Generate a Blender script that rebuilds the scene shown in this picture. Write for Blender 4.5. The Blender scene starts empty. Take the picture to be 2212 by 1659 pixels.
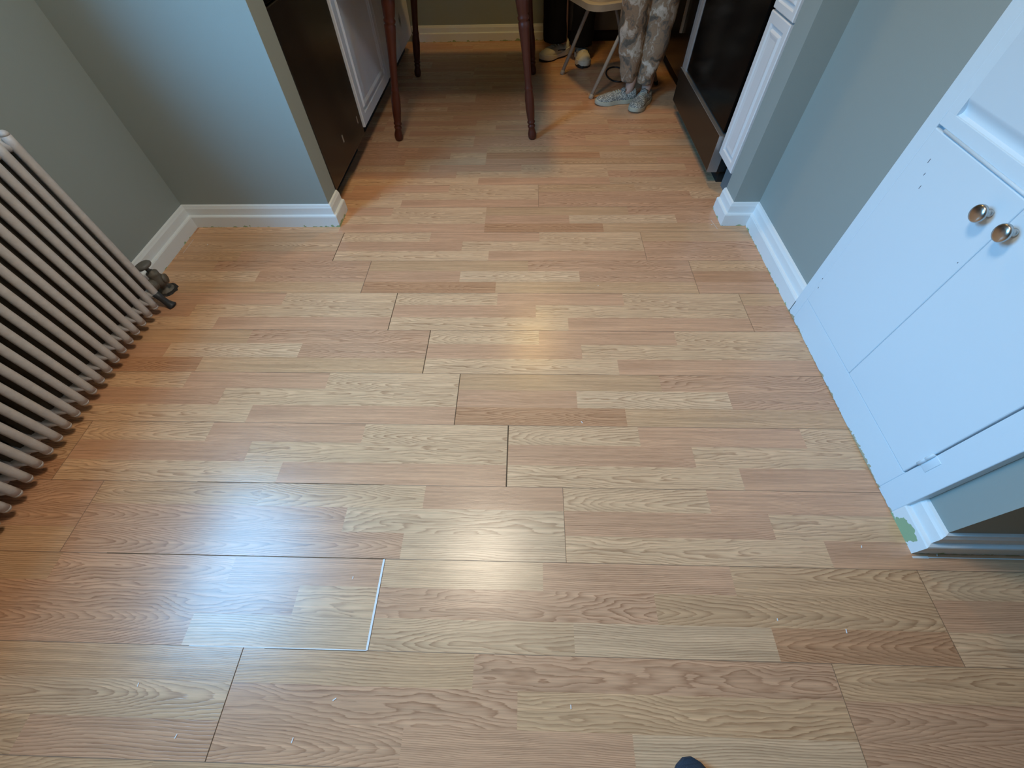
import bpy, bmesh, math, random
from mathutils import Vector, Matrix, noise as mnoise
random.seed(7)
SC = bpy.context.scene
COL = SC.collection
PI = math.pi

# ------------------------------------------------------------------ camera
F_PX, YAW, PITCH, ROLL, CAM_Z = 897.80322, -0.0525598427, 0.952108331, -0.0345844195, 1.13298904
def camera():
    cy, sy, cp, sp = math.cos(YAW), math.sin(YAW), math.cos(PITCH), math.sin(PITCH)
    f = Vector((sy*cp, cy*cp, -sp)); r = Vector((cy, -sy, 0)); u = r.cross(f)
    c, s = math.cos(ROLL), math.sin(ROLL)
    r2 = r*c+u*s; u2 = u*c-r*s
    cd = bpy.data.cameras.new('camera'); cd.sensor_fit = 'HORIZONTAL'; cd.sensor_width = 36
    cd.lens = F_PX/2212*36; cd.clip_start = 0.02
    o = bpy.data.objects.new('camera', cd); COL.objects.link(o)
    m = Matrix((r2, u2, -f)).transposed().to_4x4(); m.translation = (0, 0, CAM_Z)
    o.matrix_world = m
    SC.camera = o
camera()
# ------------------------------------------------------------------ view
SC.view_settings.view_transform = 'Standard'
SC.view_settings.look = 'None'
SC.view_settings.gamma = 1
SC.view_settings.use_curve_mapping = False
SC.view_settings.exposure = 0.03
SC.cycles.use_denoising = True
SC.cycles.max_bounces = 8
SC.cycles.diffuse_bounces = 5
SC.cycles.sample_clamp_indirect = 6
# ------------------------------------------------------------------ world: overcast blue sky, dark below the skyline
def world():
    w = bpy.data.worlds.new('world'); SC.world = w; w.use_nodes = True
    nt = w.node_tree; nt.nodes.clear(); N = nt.nodes.new; L = nt.links.new
    tc = N('ShaderNodeTexCoord'); sx = N('ShaderNodeSeparateXYZ'); L(tc.outputs['Generated'], sx.inputs[0])
    cr = N('ShaderNodeValToRGB'); L(sx.outputs['Z'], cr.inputs[0])
    e = cr.color_ramp.elements
    e[0].position = 0.0; e[0].color = (.025, .045, .06, 1)
    e[1].position = 1.0; e[1].color = (.18, .55, 1.0, 1)
    a = e.new(.12); a.color = (.06, .12, .17, 1)
    a = e.new(.42); a.color = (.19, .56, 1.0, 1)
    b = N('ShaderNodeBackground'); b.inputs['Strength'].default_value = 40.0
    o = N('ShaderNodeOutputWorld'); L(cr.outputs[0], b.inputs[0]); L(b.outputs[0], o.inputs[0])
world()
WIN = (0.05, 0.99, 0.98, 2.15)     # window on the left wall: y0 y1 z0 z1
def area(name, loc, rot, sx, sy, power, col, portal=False, shape='RECTANGLE'):
    l = bpy.data.lights.new(name, 'AREA'); l.shape = shape; l.size = sx
    if shape == 'RECTANGLE': l.size_y = sy
    l.energy = power; l.color = col
    if portal: l.cycles.is_portal = True
    o = bpy.data.objects.new(name, l); o.location = loc; o.rotation_euler = rot; COL.objects.link(o)
    return o
area('window_portal', (-1.72, (WIN[0]+WIN[1])/2, (WIN[2]+WIN[3])/2), (0, -PI/2, 0), WIN[3]-WIN[2], WIN[1]-WIN[0], 1, (1, 1, 1), portal=True)
KITCHEN_W, ROOM_W = 11.5, 20.0
area('kitchen_lamp_light', (.09, 3.02, 2.30), (0, 0, 0), .26, .26, KITCHEN_W, (1.0, .63, .20), shape='DISK')
area('room_lamp_light', (-.30, .80, 2.30), (0, 0, 0), .46, .46, ROOM_W, (1.0, .86, .68), shape='DISK')

# ------------------------------------------------------------------ helpers: custom properties
def tag(o, label=None, cat=None, group=None, kind=None):
    if label: o['label'] = label
    if cat: o['category'] = cat
    if group: o['group'] = group
    if kind: o['kind'] = kind
    return o
def empty(name, loc, rz=0, **k):
    o = bpy.data.objects.new(name, None); o.location = loc; o.rotation_euler = (0, 0, rz); o.empty_display_size = .05
    COL.objects.link(o); return tag(o, **k)
def copy_tree(o, parent=None):
    c = o.copy(); COL.objects.link(c); c.parent = parent
    for ch in list(o.children): copy_tree(ch, c)
    return c

# ------------------------------------------------------------------ materials
def new_mat(name):
    m = bpy.data.materials.new(name); m.use_nodes = True
    nt = m.node_tree; b = nt.nodes['Principled BSDF']
    return m, nt, b, nt.nodes.new, nt.links.new
def mat(name, col, rough=.5, metal=0., spec=.5, var=.0, vscale=8., bump=0., bscale=200., coat=0., coord='Object', stretch=(1, 1, 1)):
    m, nt, b, N, L = new_mat(name)
    b.inputs['Roughness'].default_value = rough; b.inputs['Metallic'].default_value = metal
    b.inputs['Specular IOR Level'].default_value = spec; b.inputs['Coat Weight'].default_value = coat
    b.inputs['Base Color'].default_value = (*col, 1)
    if var or bump:
        tc = N('ShaderNodeTexCoord'); mp = N('ShaderNodeMapping'); L(tc.outputs[coord], mp.inputs[0]); mp.inputs['Scale'].default_value = stretch
    if var:
        n = N('ShaderNodeTexNoise'); n.inputs['Scale'].default_value = vscale; n.inputs['Detail'].default_value = 4; L(mp.outputs[0], n.inputs[0])
        mx = N('ShaderNodeMix'); mx.data_type = 'RGBA'
        mx.inputs[6].default_value = (*[c*(1-var) for c in col], 1); mx.inputs[7].default_value = (*[min(1, c*(1+var)) for c in col], 1)
        L(n.outputs['Fac'], mx.inputs[0]); L(mx.outputs[2], b.inputs['Base Color'])
    if bump:
        n = N('ShaderNodeTexNoise'); n.inputs['Scale'].default_value = bscale; n.inputs['Detail'].default_value = 3; L(mp.outputs[0], n.inputs[0])
        bp = N('ShaderNodeBump'); bp.inputs['Strength'].default_value = bump; bp.inputs['Distance'].default_value = .002
        L(n.outputs['Fac'], bp.inputs['Height']); L(bp.outputs[0], b.inputs['Normal'])
    return m

def math_node(N, L, op, a, b=None, c=None):
    n = N('ShaderNodeMath'); n.operation = op
    for i, v in enumerate((a, b, c)):
        if v is None: continue
        if isinstance(v, (int, float)): n.inputs[i].default_value = v
        else: L(v, n.inputs[i])
    return n.outputs[0]

def floor_material():
    m, nt, b, N, L = new_mat('oak_laminate')
    M = lambda op, a, b_=None, c=None: math_node(N, L, op, a, b_, c)
    uv = N('ShaderNodeUVMap'); uv.uv_map = 'strip'
    s = N('ShaderNodeSeparateXYZ'); L(uv.outputs[0], s.inputs[0]); u, v = s.outputs[0], s.outputs[1]
    gA = N('ShaderNodeAttribute'); gA.attribute_name = 'grain_a'; sa = N('ShaderNodeSeparateXYZ'); L(gA.outputs['Vector'], sa.inputs[0])
    gB = N('ShaderNodeAttribute'); gB.attribute_name = 'grain_b'; sb = N('ShaderNodeSeparateXYZ'); L(gB.outputs['Vector'], sb.inputs[0])
    tint = N('ShaderNodeAttribute'); tint.attribute_name = 'tint'
    lin, quad, along = sa.outputs; seed, vc, amp = sb.outputs
    # slow wander of the growth rings
    cx = N('ShaderNodeCombineXYZ'); L(M('MULTIPLY', u, 5.5), cx.inputs[0]); L(M('MULTIPLY', v, 26.), cx.inputs[1]); L(M('MULTIPLY', seed, 7.3), cx.inputs[2])
    n1 = N('ShaderNodeTexNoise'); n1.inputs['Scale'].default_value = 1.; n1.inputs['Detail'].default_value = 2.2; n1.inputs['Roughness'].default_value = .5; L(cx.outputs[0], n1.inputs[0])
    vv = M('SUBTRACT', v, vc)
    vq = M('DIVIDE', M('MULTIPLY', vv, vv), M('ADD', M('ABSOLUTE', vv), .010))
    f = M('ADD', M('MULTIPLY', vq, quad), M('MULTIPLY', v, lin))
    f = M('ADD', f, M('MULTIPLY', u, along))
    f = M('ADD', f, M('MULTIPLY', n1.outputs['Fac'], amp))
    cx0 = N('ShaderNodeCombineXYZ'); L(M('MULTIPLY', u, 3.2), cx0.inputs[0]); L(M('MULTIPLY', v, 9.), cx0.inputs[1]); L(M('MULTIPLY', seed, 4.7), cx0.inputs[2])
    n0 = N('ShaderNodeTexNoise'); n0.inputs['Scale'].default_value = 1.; n0.inputs['Detail'].default_value = 1; L(cx0.outputs[0], n0.inputs[0])
    f = M('ADD', f, M('MULTIPLY', n0.outputs['Fac'], 8.))
    # small raggedness of each line
    cx2 = N('ShaderNodeCombineXYZ'); L(M('MULTIPLY', u, 30.), cx2.inputs[0]); L(M('MULTIPLY', v, 420.), cx2.inputs[1]); L(seed, cx2.inputs[2])
    n2 = N('ShaderNodeTexNoise'); n2.inputs['Scale'].default_value = 1.; n2.inputs['Detail'].default_value = 3; L(cx2.outputs[0], n2.inputs[0])
    f = M('ADD', f, M('MULTIPLY', n2.outputs['Fac'], .55))
    fr = M('FRACT', f)
    # sharp on one side, fading on the other, like early / late wood
    line = M('POWER', fr, 2.4)
    edge = N('ShaderNodeMapRange'); edge.interpolation_type = 'SMOOTHSTEP'; L(fr, edge.inputs[0])
    edge.inputs[1].default_value = .88; edge.inputs[2].default_value = 1.; edge.inputs[3].default_value = 1.; edge.inputs[4].default_value = 0.
    line = M('MULTIPLY', line, edge.outputs[0])
    # line strength varies from place to place
    cx3 = N('ShaderNodeCombineXYZ'); L(M('MULTIPLY', u, 4.), cx3.inputs[0]); L(M('MULTIPLY', v, 18.), cx3.inputs[1]); L(M('MULTIPLY', seed, 3.1), cx3.inputs[2])
    n3 = N('ShaderNodeTexNoise'); n3.inputs['Scale'].default_value = 1.; n3.inputs['Detail'].default_value = 2; L(cx3.outputs[0], n3.inputs[0])
    st = N('ShaderNodeMapRange'); L(n3.outputs['Fac'], st.inputs[0]); st.inputs[1].default_value = .3; st.inputs[2].default_value = .7; st.inputs[3].default_value = .5; st.inputs[4].default_value = 1.
    line = M('MULTIPLY', line, st.outputs[0])
    # fine pores
    cx4 = N('ShaderNodeCombineXYZ'); L(M('MULTIPLY', u, 22.), cx4.inputs[0]); L(M('MULTIPLY', v, 900.), cx4.inputs[1]); L(M('MULTIPLY', seed, 1.7), cx4.inputs[2])
    n4 = N('ShaderNodeTexNoise'); n4.inputs['Scale'].default_value = 1.; n4.inputs['Detail'].default_value = 2; L(cx4.outputs[0], n4.inputs[0])
    pore = N('ShaderNodeMapRange'); L(n4.outputs['Fac'], pore.inputs[0]); pore.inputs[1].default_value = .3; pore.inputs[2].default_value = .7; pore.inputs[3].default_value = .90; pore.inputs[4].default_value = 1.08
    cx5 = N('ShaderNodeCombineXYZ'); L(M('MULTIPLY', u, 3.), cx5.inputs[0]); L(M('MULTIPLY', v, 130.), cx5.inputs[1]); L(M('MULTIPLY', seed, 2.3), cx5.inputs[2])
    n5 = N('ShaderNodeTexNoise'); n5.inputs['Scale'].default_value = 1.; n5.inputs['Detail'].default_value = 3; n5.inputs['Roughness'].default_value = .6; L(cx5.outputs[0], n5.inputs[0])
    streak = N('ShaderNodeMapRange'); L(n5.outputs['Fac'], streak.inputs[0]); streak.inputs[1].default_value = .32; streak.inputs[2].default_value = .68; streak.inputs[3].default_value = .80; streak.inputs[4].default_value = 1.10
    mx = N('ShaderNodeMix'); mx.data_type = 'RGBA'; mx.blend_type = 'MULTIPLY'
    L(line, mx.inputs[0]); L(tint.outputs['Color'], mx.inputs[6]); mx.inputs[7].default_value = (.44, .33, .27, 1)
    vm = N('ShaderNodeVectorMath'); vm.operation = 'SCALE'; L(mx.outputs[2], vm.inputs[0]); L(M('MULTIPLY', pore.outputs[0], streak.outputs[0]), vm.inputs['Scale'])
    L(vm.outputs[0], b.inputs['Base Color'])
    b.inputs['Roughness'].default_value = .27
    b.inputs['Specular IOR Level'].default_value = .5
    bp = N('ShaderNodeBump'); bp.inputs['Strength'].default_value = .22; bp.inputs['Distance'].default_value = .0007
    hh = M('ADD', M('MULTIPLY', n2.outputs['Fac'], .6), M('MULTIPLY', line, -.6)); L(hh, bp.inputs['Height']); L(bp.outputs[0], b.inputs['Normal'])
    return m

def trim_material(name, chip, floor_line=.012, patch=None, base=(.77, .82, .84), chipc=(.30, .44, .26)):
    """white gloss paint, chipped to old green paint low down"""
    m, nt, b, N, L = new_mat(name)
    M = lambda op, a, b_=None, c=None: math_node(N, L, op, a, b_, c)
    g = N('ShaderNodeNewGeometry'); s = N('ShaderNodeSeparateXYZ'); L(g.outputs['Position'], s.inputs[0])
    n = N('ShaderNodeTexNoise'); n.inputs['Scale'].default_value = 38; n.inputs['Detail'].default_value = 5; L(g.outputs['Position'], n.inputs[0])
    n0 = N('ShaderNodeTexNoise'); n0.inputs['Scale'].default_value = 5; n0.inputs['Detail'].default_value = 2; L(g.outputs['Position'], n0.inputs[0])
    h = M('ADD', M('MULTIPLY', M('SUBTRACT', n.outputs['Fac'], .5), .05), M('MULTIPLY', M('SUBTRACT', n0.outputs['Fac'], .52), chip))
    mask = M('LESS_THAN', s.outputs[2], M('ADD', h, floor_line))
    if patch:
        px, py, pz, rad = patch
        vs = N('ShaderNodeVectorMath'); vs.operation = 'DISTANCE'; L(g.outputs['Position'], vs.inputs[0]); vs.inputs[1].default_value = (px, py, pz)
        d = M('ADD', vs.outputs['Value'], M('MULTIPLY', M('SUBTRACT', n.outputs['Fac'], .5), .05))
        mask = M('MAXIMUM', mask, M('LESS_THAN', d, rad))
    mx = N('ShaderNodeMix'); mx.data_type = 'RGBA'; L(mask, mx.inputs[0])
    mx.inputs[6].default_value = (*base, 1); mx.inputs[7].default_value = (*chipc, 1)
    L(mx.outputs[2], b.inputs['Base Color']); b.inputs['Roughness'].default_value = .42
    nb = N('ShaderNodeTexNoise'); nb.inputs['Scale'].default_value = 55; nb.inputs['Detail'].default_value = 4; L(g.outputs['Position'], nb.inputs[0])
    bp = N('ShaderNodeBump'); bp.inputs['Strength'].default_value = .35; bp.inputs['Distance'].default_value = .002; L(nb.outputs['Fac'], bp.inputs['Height']); L(bp.outputs[0], b.inputs['Normal'])
    return m

def tie_dye_material():
    m, nt, b, N, L = new_mat('tie_dye_jersey')
    tc = N('ShaderNodeTexCoord'); mp = N('ShaderNodeMapping'); mp.inputs['Scale'].default_value = (1, 1, .75); L(tc.outputs['Object'], mp.inputs[0])
    nw = N('ShaderNodeTexNoise'); nw.inputs['Scale'].default_value = 14; nw.inputs['Detail'].default_value = 3; L(mp.outputs[0], nw.inputs[0])
    vm = N('ShaderNodeVectorMath'); vm.operation = 'MULTIPLY_ADD'; L(nw.outputs['Color'], vm.inputs[0]); vm.inputs[1].default_value = (.10, .10, .10); L(mp.outputs[0], vm.inputs[2])
    n = N('ShaderNodeTexNoise'); n.inputs['Scale'].default_value = 14; n.inputs['Detail'].default_value = 5; n.inputs['Roughness'].default_value = .6; n.inputs['Distortion'].default_value = .8; L(vm.outputs[0], n.inputs[0])
    cr = N('ShaderNodeValToRGB'); L(n.outputs['Fac'], cr.inputs[0]); e = cr.color_ramp.elements
    e[0].position = .36; e[0].color = (.13, .11, .085, 1); e[1].position = .66; e[1].color = (.66, .56, .46, 1)
    for p, c in ((.42, (.19, .16, .13)), (.47, (.36, .24, .15)), (.52, (.30, .21, .14)), (.565, (.50, .42, .33))):
        a = e.new(p); a.color = (*c, 1)
    L(cr.outputs[0], b.inputs['Base Color']); b.inputs['Roughness'].default_value = .95; b.inputs['Specular IOR Level'].default_value = .15
    return m

def speckle_material(name, c1, c2, scale, thr=.5, rough=.8):
    m, nt, b, N, L = new_mat(name)
    tc = N('ShaderNodeTexCoord'); n = N('ShaderNodeTexVoronoi'); n.inputs['Scale'].default_value = scale; L(tc.outputs['Object'], n.inputs[0])
    n2 = N('ShaderNodeTexNoise'); n2.inputs['Scale'].default_value = scale*.8; n2.inputs['Detail'].default_value = 3; L(tc.outputs['Object'], n2.inputs[0])
    a = math_node(N, L, 'ADD', n.outputs['Distance'], n2.outputs['Fac'])
    cr = N('ShaderNodeValToRGB'); L(a, cr.inputs[0]); e = cr.color_ramp.elements
    e[0].position = thr+.38; e[0].color = (*c1, 1); e[1].position = thr+.5; e[1].color = (*c2, 1)
    L(cr.outputs[0], b.inputs['Base Color']); b.inputs['Roughness'].default_value = rough
    return m

def wood_material(name, dark, light, rough=.3):
    m, nt, b, N, L = new_mat(name)
    tc = N('ShaderNodeTexCoord'); mp = N('ShaderNodeMapping'); mp.inputs['Scale'].default_value = (40, 40, 4); L(tc.outputs['Object'], mp.inputs[0])
    n = N('ShaderNodeTexNoise'); n.inputs['Scale'].default_value = 1.5; n.inputs['Detail'].default_value = 4; L(mp.outputs[0], n.inputs[0])
    mx = N('ShaderNodeMix'); mx.data_type = 'RGBA'; mx.inputs[6].default_value = (*dark, 1); mx.inputs[7].default_value = (*light, 1); L(n.outputs['Fac'], mx.inputs[0])
    L(mx.outputs[2], b.inputs['Base Color']); b.inputs['Roughness'].default_value = rough; b.inputs['Specular IOR Level'].default_value = .35
    return m

def glass_material():
    m, nt, b, N, L = new_mat('window_glass')
    nt.nodes.remove(b); out = [n for n in nt.nodes if n.type == 'OUTPUT_MATERIAL'][0]
    t = N('ShaderNodeBsdfTransparent'); g = N('ShaderNodeBsdfGlossy'); g.inputs['Roughness'].default_value = .02
    mx = N('ShaderNodeMixShader'); mx.inputs[0].default_value = .06; L(t.outputs[0], mx.inputs[1]); L(g.outputs[0], mx.inputs[2]); L(mx.outputs[0], out.inputs[0])
    return m
def emit_material(name, col, s):
    m, nt, b, N, L = new_mat(name)
    b.inputs['Emission Color'].default_value = (*col, 1); b.inputs['Emission Strength'].default_value = s; b.inputs['Base Color'].default_value = (*col, 1)
    return m

MAT = dict(
    floor=floor_material(),
    groove=mat('joint_groove', (.115, .068, .038), .9, spec=.1),
    groove_soft=mat('joint_groove_soft', (.26, .155, .09), .6),
    worn=mat('worn_board_edge', (.78, .76, .74), .6),
    wall=mat('grey_green_wall_paint', (.30, .345, .33), .62, bump=.12, bscale=260, spec=.35),
    ceiling=mat('cream_ceiling_paint', (.74, .68, .58), .9),
    trim=trim_material('white_trim_paint', .035, .002),
    trim_patch=trim_material('white_trim_paint_with_green_chip', .035, .002, patch=(1.0, .345, .016, .034)),
    cupboard=mat('white_gloss_cupboard_paint', (.66, .79, .88), .38, var=.02, vscale=3, bump=.10, bscale=30),
    frame=trim_material('cupboard_frame_paint', .03, .003, base=(.66, .79, .88), chipc=(.42, .40, .28)),
    gap=mat('dark_gap', (.10, .12, .15), .9),
    cabinet=mat('white_kitchen_cabinet_paint', (.74, .75, .76), .32, var=.03, vscale=4),
    nickel=mat('brushed_nickel', (.52, .50, .47), .26, metal=1.),
    black=mat('black_appliance_enamel', (.014, .012, .011), .24, spec=.5),
    blackglass=mat('black_oven_glass', (.003, .003, .003), .16, spec=.06),
    drawer=mat('black_stainless_drawer', (.030, .020, .013), .35, metal=.4),
    steel=mat('worn_stainless_edge', (.42, .41, .40), .35, metal=.7),
    toekick=mat('black_toe_kick', (.012, .011, .010), .7),
    radiator=mat('aged_silver_grey_radiator_paint', (.56, .54, .53), .42, metal=.0, var=.18, vscale=60, bump=.3, bscale=120),
    iron=mat('dark_cast_iron', (.15, .135, .11), .6, metal=.2, var=.3, vscale=90, bump=.4, bscale=150),
    footiron=mat('blackened_iron_foot', (.035, .038, .042), .5, var=.3, vscale=80),
    gap_shade=mat('shade_darkened_iron', (.07, .06, .045), .8, var=.4, vscale=70),  # shade between the front tubes, painted into the inner columns' colour
    wheel=mat('grey_valve_wheel', (.14, .135, .125), .5, var=.15, vscale=90),
    tablewood=wood_material('reddish_brown_turned_wood', (.055, .012, .006), (.11, .028, .013), .42),
    chair=mat('beige_painted_steel', (.42, .37, .30), .42, var=.05, vscale=20),
    vinyl=mat('tan_seat_vinyl', (.36, .30, .24), .6),
    rubber=mat('dark_rubber', (.03, .028, .027), .7),
    skin=mat('skin', (.50, .29, .22), .55, var=.06, vscale=20),
    skin2=mat('skin_light', (.55, .36, .28), .55),
    blackcloth=mat('black_cloth', (.008, .008, .010), .95, spec=.15),
    greycloth=mat('dark_grey_cloth', (.05, .05, .06), .95, spec=.15),
    tiedye=tie_dye_material(),
    cream=speckle_material('cream_mesh_sneaker', (.62, .58, .46), (.30, .27, .2), 90, .62),
    whitesole=mat('off_white_midsole', (.66, .64, .56), .6, var=.06, vscale=30),
    darksole=mat('dark_outsole', (.02, .018, .016), .7),
    patterned=speckle_material('grey_white_patterned_canvas', (.60, .60, .54), (.17, .185, .18), 190, .48),
    palesole=mat('pale_rubber_sole', (.48, .48, .38), .6),
    hair=mat('brown_hair', (.06, .035, .02), .6), hair2=mat('grey_hair', (.3, .29, .28), .6),
    cable=mat('black_cable_rubber', (.012, .012, .012), .5),
    navy=mat('navy_knit_shoe', (.018, .03, .05), .8, bump=.6, bscale=500),
    darkcab=mat('dark_taupe_cabinet', (.085, .072, .06), .6),
    glass=glass_material(), vinylframe=mat('white_window_frame_paint', (.8, .8, .8), .4),
    counter=mat('grey_laminate_counter', (.25, .24, .22), .4),
    lampglass=emit_material('lit_lamp_glass', (1, .75, .45), 1.0), lampbase=mat('white_lamp_base', (.8, .8, .78), .5),
    plastic=mat('white_plastic', (.72, .72, .72), .5),
    speck=mat('white_paint_fleck', (.8, .8, .78), .7),
)

# ------------------------------------------------------------------ mesh building
class MB:
    def __init__(s): s.bm = bmesh.new()
    def box(s, x0, x1, y0, y1, z0, z1, bevel=0., seg=2):
        b = bmesh.new(); bmesh.ops.create_cube(b, size=1)
        for v in b.verts: v.co = Vector((x0+(v.co.x+.5)*(x1-x0), y0+(v.co.y+.5)*(y1-y0), z0+(v.co.z+.5)*(z1-z0)))
        if bevel: bmesh.ops.bevel(b, geom=b.edges[:], offset=bevel, segments=seg, affect='EDGES', profile=.5)
        s._add(b); return s
    def _add(s, b, M=None):
        if M is not None: bmesh.ops.transform(b, matrix=M, verts=b.verts[:])
        me = bpy.data.meshes.new('t'); b.to_mesh(me); b.free(); s.bm.from_mesh(me); bpy.data.meshes.remove(me)
    def loft(s, rings, caps=True, closed=True):
        vs = [[s.bm.verts.new(p) for p in r] for r in rings]
        for a, b in zip(vs, vs[1:]):
            n = len(a)
            for i in range(n if closed else n-1):
                j = (i+1) % n
                try: s.bm.faces.new((a[i], a[j], b[j], b[i]))
                except ValueError: pass
        if caps and closed:
            s.bm.faces.new(list(reversed(vs[0]))); s.bm.faces.new(vs[-1])
        return s
    def tube(s, pts, r, n=12, caps=True, closed=False):
        pts = [Vector(p) for p in pts]; rs = r if isinstance(r, (list, tuple)) else [r]*len(pts)
        rings = []; up = None
        for i, p in enumerate(pts):
            if closed: t = pts[(i+1) % len(pts)]-pts[i-1]
            else: t = pts[min(i+1, len(pts)-1)]-pts[max(i-1, 0)]
            t.normalize()
            if up is None:
                up = Vector((0, 0, 1)) if abs(t.z) < .9 else Vector((1, 0, 0))
            a = (up-t*up.dot(t)).normalized(); up = a; b = t.cross(a)
            rings.append([p+(a*math.cos(2*PI*k/n)+b*math.sin(2*PI*k/n))*rs[i] for k in range(n)])
        if closed: rings.append(rings[0])
        if closed: s.loft(rings, caps=False); bmesh.ops.remove_doubles(s.bm, verts=s.bm.verts[:], dist=1e-6)
        else: s.loft(rings, caps=caps)
        return s
    def lathe(s, prof, base, axis=(0, 0, 1), n=20):
        """prof: list of (distance along axis, radius)"""
        ax = Vector(axis).normalized(); base = Vector(base)
        h = Vector((1, 0, 0)) if abs(ax.x) < .8 else Vector((0, 1, 0))
        a = (h-ax*h.dot(ax)).normalized(); b = ax.cross(a)
        s.loft([[base+ax*t+(a*math.cos(2*PI*k/n)+b*math.sin(2*PI*k/n))*max(r, 1e-4) for k in range(n)] for t, r in prof]); return s
    def quad(s, pts): s.bm.faces.new([s.bm.verts.new(p) for p in pts]); return s
    def build(s, name, m, parent=None, smooth=False, angle=None):
        bmesh.ops.recalc_face_normals(s.bm, faces=s.bm.faces[:])
        me = bpy.data.meshes.new(name); s.bm.to_mesh(me); s.bm.free()
        o = bpy.data.objects.new(name, me); COL.objects.link(o)
        for mm in (m if isinstance(m, (list, tuple)) else [m]): me.materials.append(mm)
        if smooth or angle:
            for p in me.polygons: p.use_smooth = True
            if angle:
                me.set_sharp_from_angle(angle=math.radians(angle))
        if parent: o.parent = parent; o.matrix_parent_inverse = Matrix.Identity(4)
        return o
def struct(mb, name, m, **k):
    o = mb.build(name, m, **k); o['kind'] = 'structure'; return o

# ------------------------------------------------------------------ floor
BW = .2; SW = BW/3; BL = 1.34; ROW0 = 1.24629
XL, XR, YB, YF = -1.66, 2.6, -2.6, 4.30
TINT = {'L': (.735, .450, .255), 'Y': (.74, .468, .275), 'T': (.69, .405, .218), 'P': (.675, .372, .212), 'R': (.60, .31, .162)}
# prints: three strips, each a list of (end along the board, tint, grain)
PR = {
 1: [[(.40, 'L', 'c<'), (.89, 'P', 'f'), (BL, 'L', 'c<')], [(.55, 'P', 's'), (BL, 'L', 'k')], [(.67, 'L', 'cx'), (BL, 'P', 'f')]],
 2: [[(.67, 'T', 'f'), (BL, 'P', 'w')], [(.39, 'P', 's'), (.88, 'Y', 'c<'), (BL, 'P', 'c>')], [(.54, 'R', 'c<'), (BL, 'T', 's')]],
 3: [[(.48, 'T', 'c<'), (.95, 'L', 'c>'), (BL, 'P', 'f')], [(.74, 'P', 'c>'), (BL, 'Y', 'w')], [(.91, 'P', 'c>'), (BL, 'Y', 's')]],
 4: [[(.41, 'L', 's'), (.88, 'P', 's'), (BL, 'T', 'c<')], [(.68, 'P', 'k'), (BL, 'T', 'c>')], [(.48, 'L', 'c<'), (.94, 'Y', 's'), (BL, 'R', 'c<')]],
 5: [[(.48, 'T', 's'), (.95, 'P', 'c>'), (BL, 'P', 'f')], [(1.14, 'P', 'w'), (BL, 'L', 'k')], [(.90, 'P', 'c>'), (BL, 'Y', 's')]],
 6: [[(.54, 'T', 's'), (BL, 'P', 'k')], [(.64, 'P', 'w'), (BL, 'T', 'w')], [(.40, 'P', 'c>'), (.88, 'P', 'f'), (BL, 'Y', 's')]],
 7: [[(.55, 'T', 'c<'), (BL, 'T', 'f')], [(.62, 'R', 's'), (BL, 'L', 'c>')], [(.35, 'P', 'f'), (.92, 'T', 'c<'), (BL, 'P', 's')]],
}
# rows counted towards the camera from the one at y=1.246; (board joint x, print right of it, print left of it)
ROWS = {-4: (-.95, 2, 4), -3: (-1.29, 3, 1), -2: None, 0: (-.51, 1, 1), 1: (-.35, 1, 2), 2: (-.22, 2, 1), 3: (-.05, 1, 1), 4: (.11, 1, 3),
        5: (-.36, 4, 5), 6: (-.65, 6, 7), -1: (-.66, 2, 2)}
ROWS[-2] = (-.83, 1, 7); ROWS[-3] = (-.19, 2, 1); ROWS[-4] = (-1.28, 1, 7)
VISJ = {0: ('groove', .0026), 1: ('groove', .0028), 2: ('groove', .0024), 3: ('groove', .0036), 4: ('groove_soft', .0015), 5: ('worn', .005), 6: ('groove', .0018), -2: ('groove', .0026), -1: ('groove_soft', .0025)}
def grain(kind, rnd):
    vc = rnd.uniform(-.018, .018)
    if kind == 's': return (rnd.choice((-1, 1))*rnd.uniform(170, 230), 0, rnd.uniform(-2, 2)), (0, vc, 1.6)
    if kind == 'f': return (rnd.uniform(240, 300), 0, rnd.uniform(-1, 1)), (0, vc, 2.4)
    if kind == 'w': return (rnd.uniform(90, 130), 0, rnd.uniform(-6, 6)), (0, vc, 5.5)
    if kind == 'c<': return (rnd.uniform(-15, 15), 165, -rnd.uniform(12, 26)), (0, vc, 3.0)
    if kind == 'c>': return (rnd.uniform(-15, 15), 165, rnd.uniform(12, 26)), (0, vc, 3.0)
    if kind == 'cx': return (0, 170, -rnd.uniform(6, 10)), (0, vc, 5.0)
    return (rnd.uniform(-10, 10), 120, rnd.uniform(-6, 6)), (0, vc, 7.0)      # knotty
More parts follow.
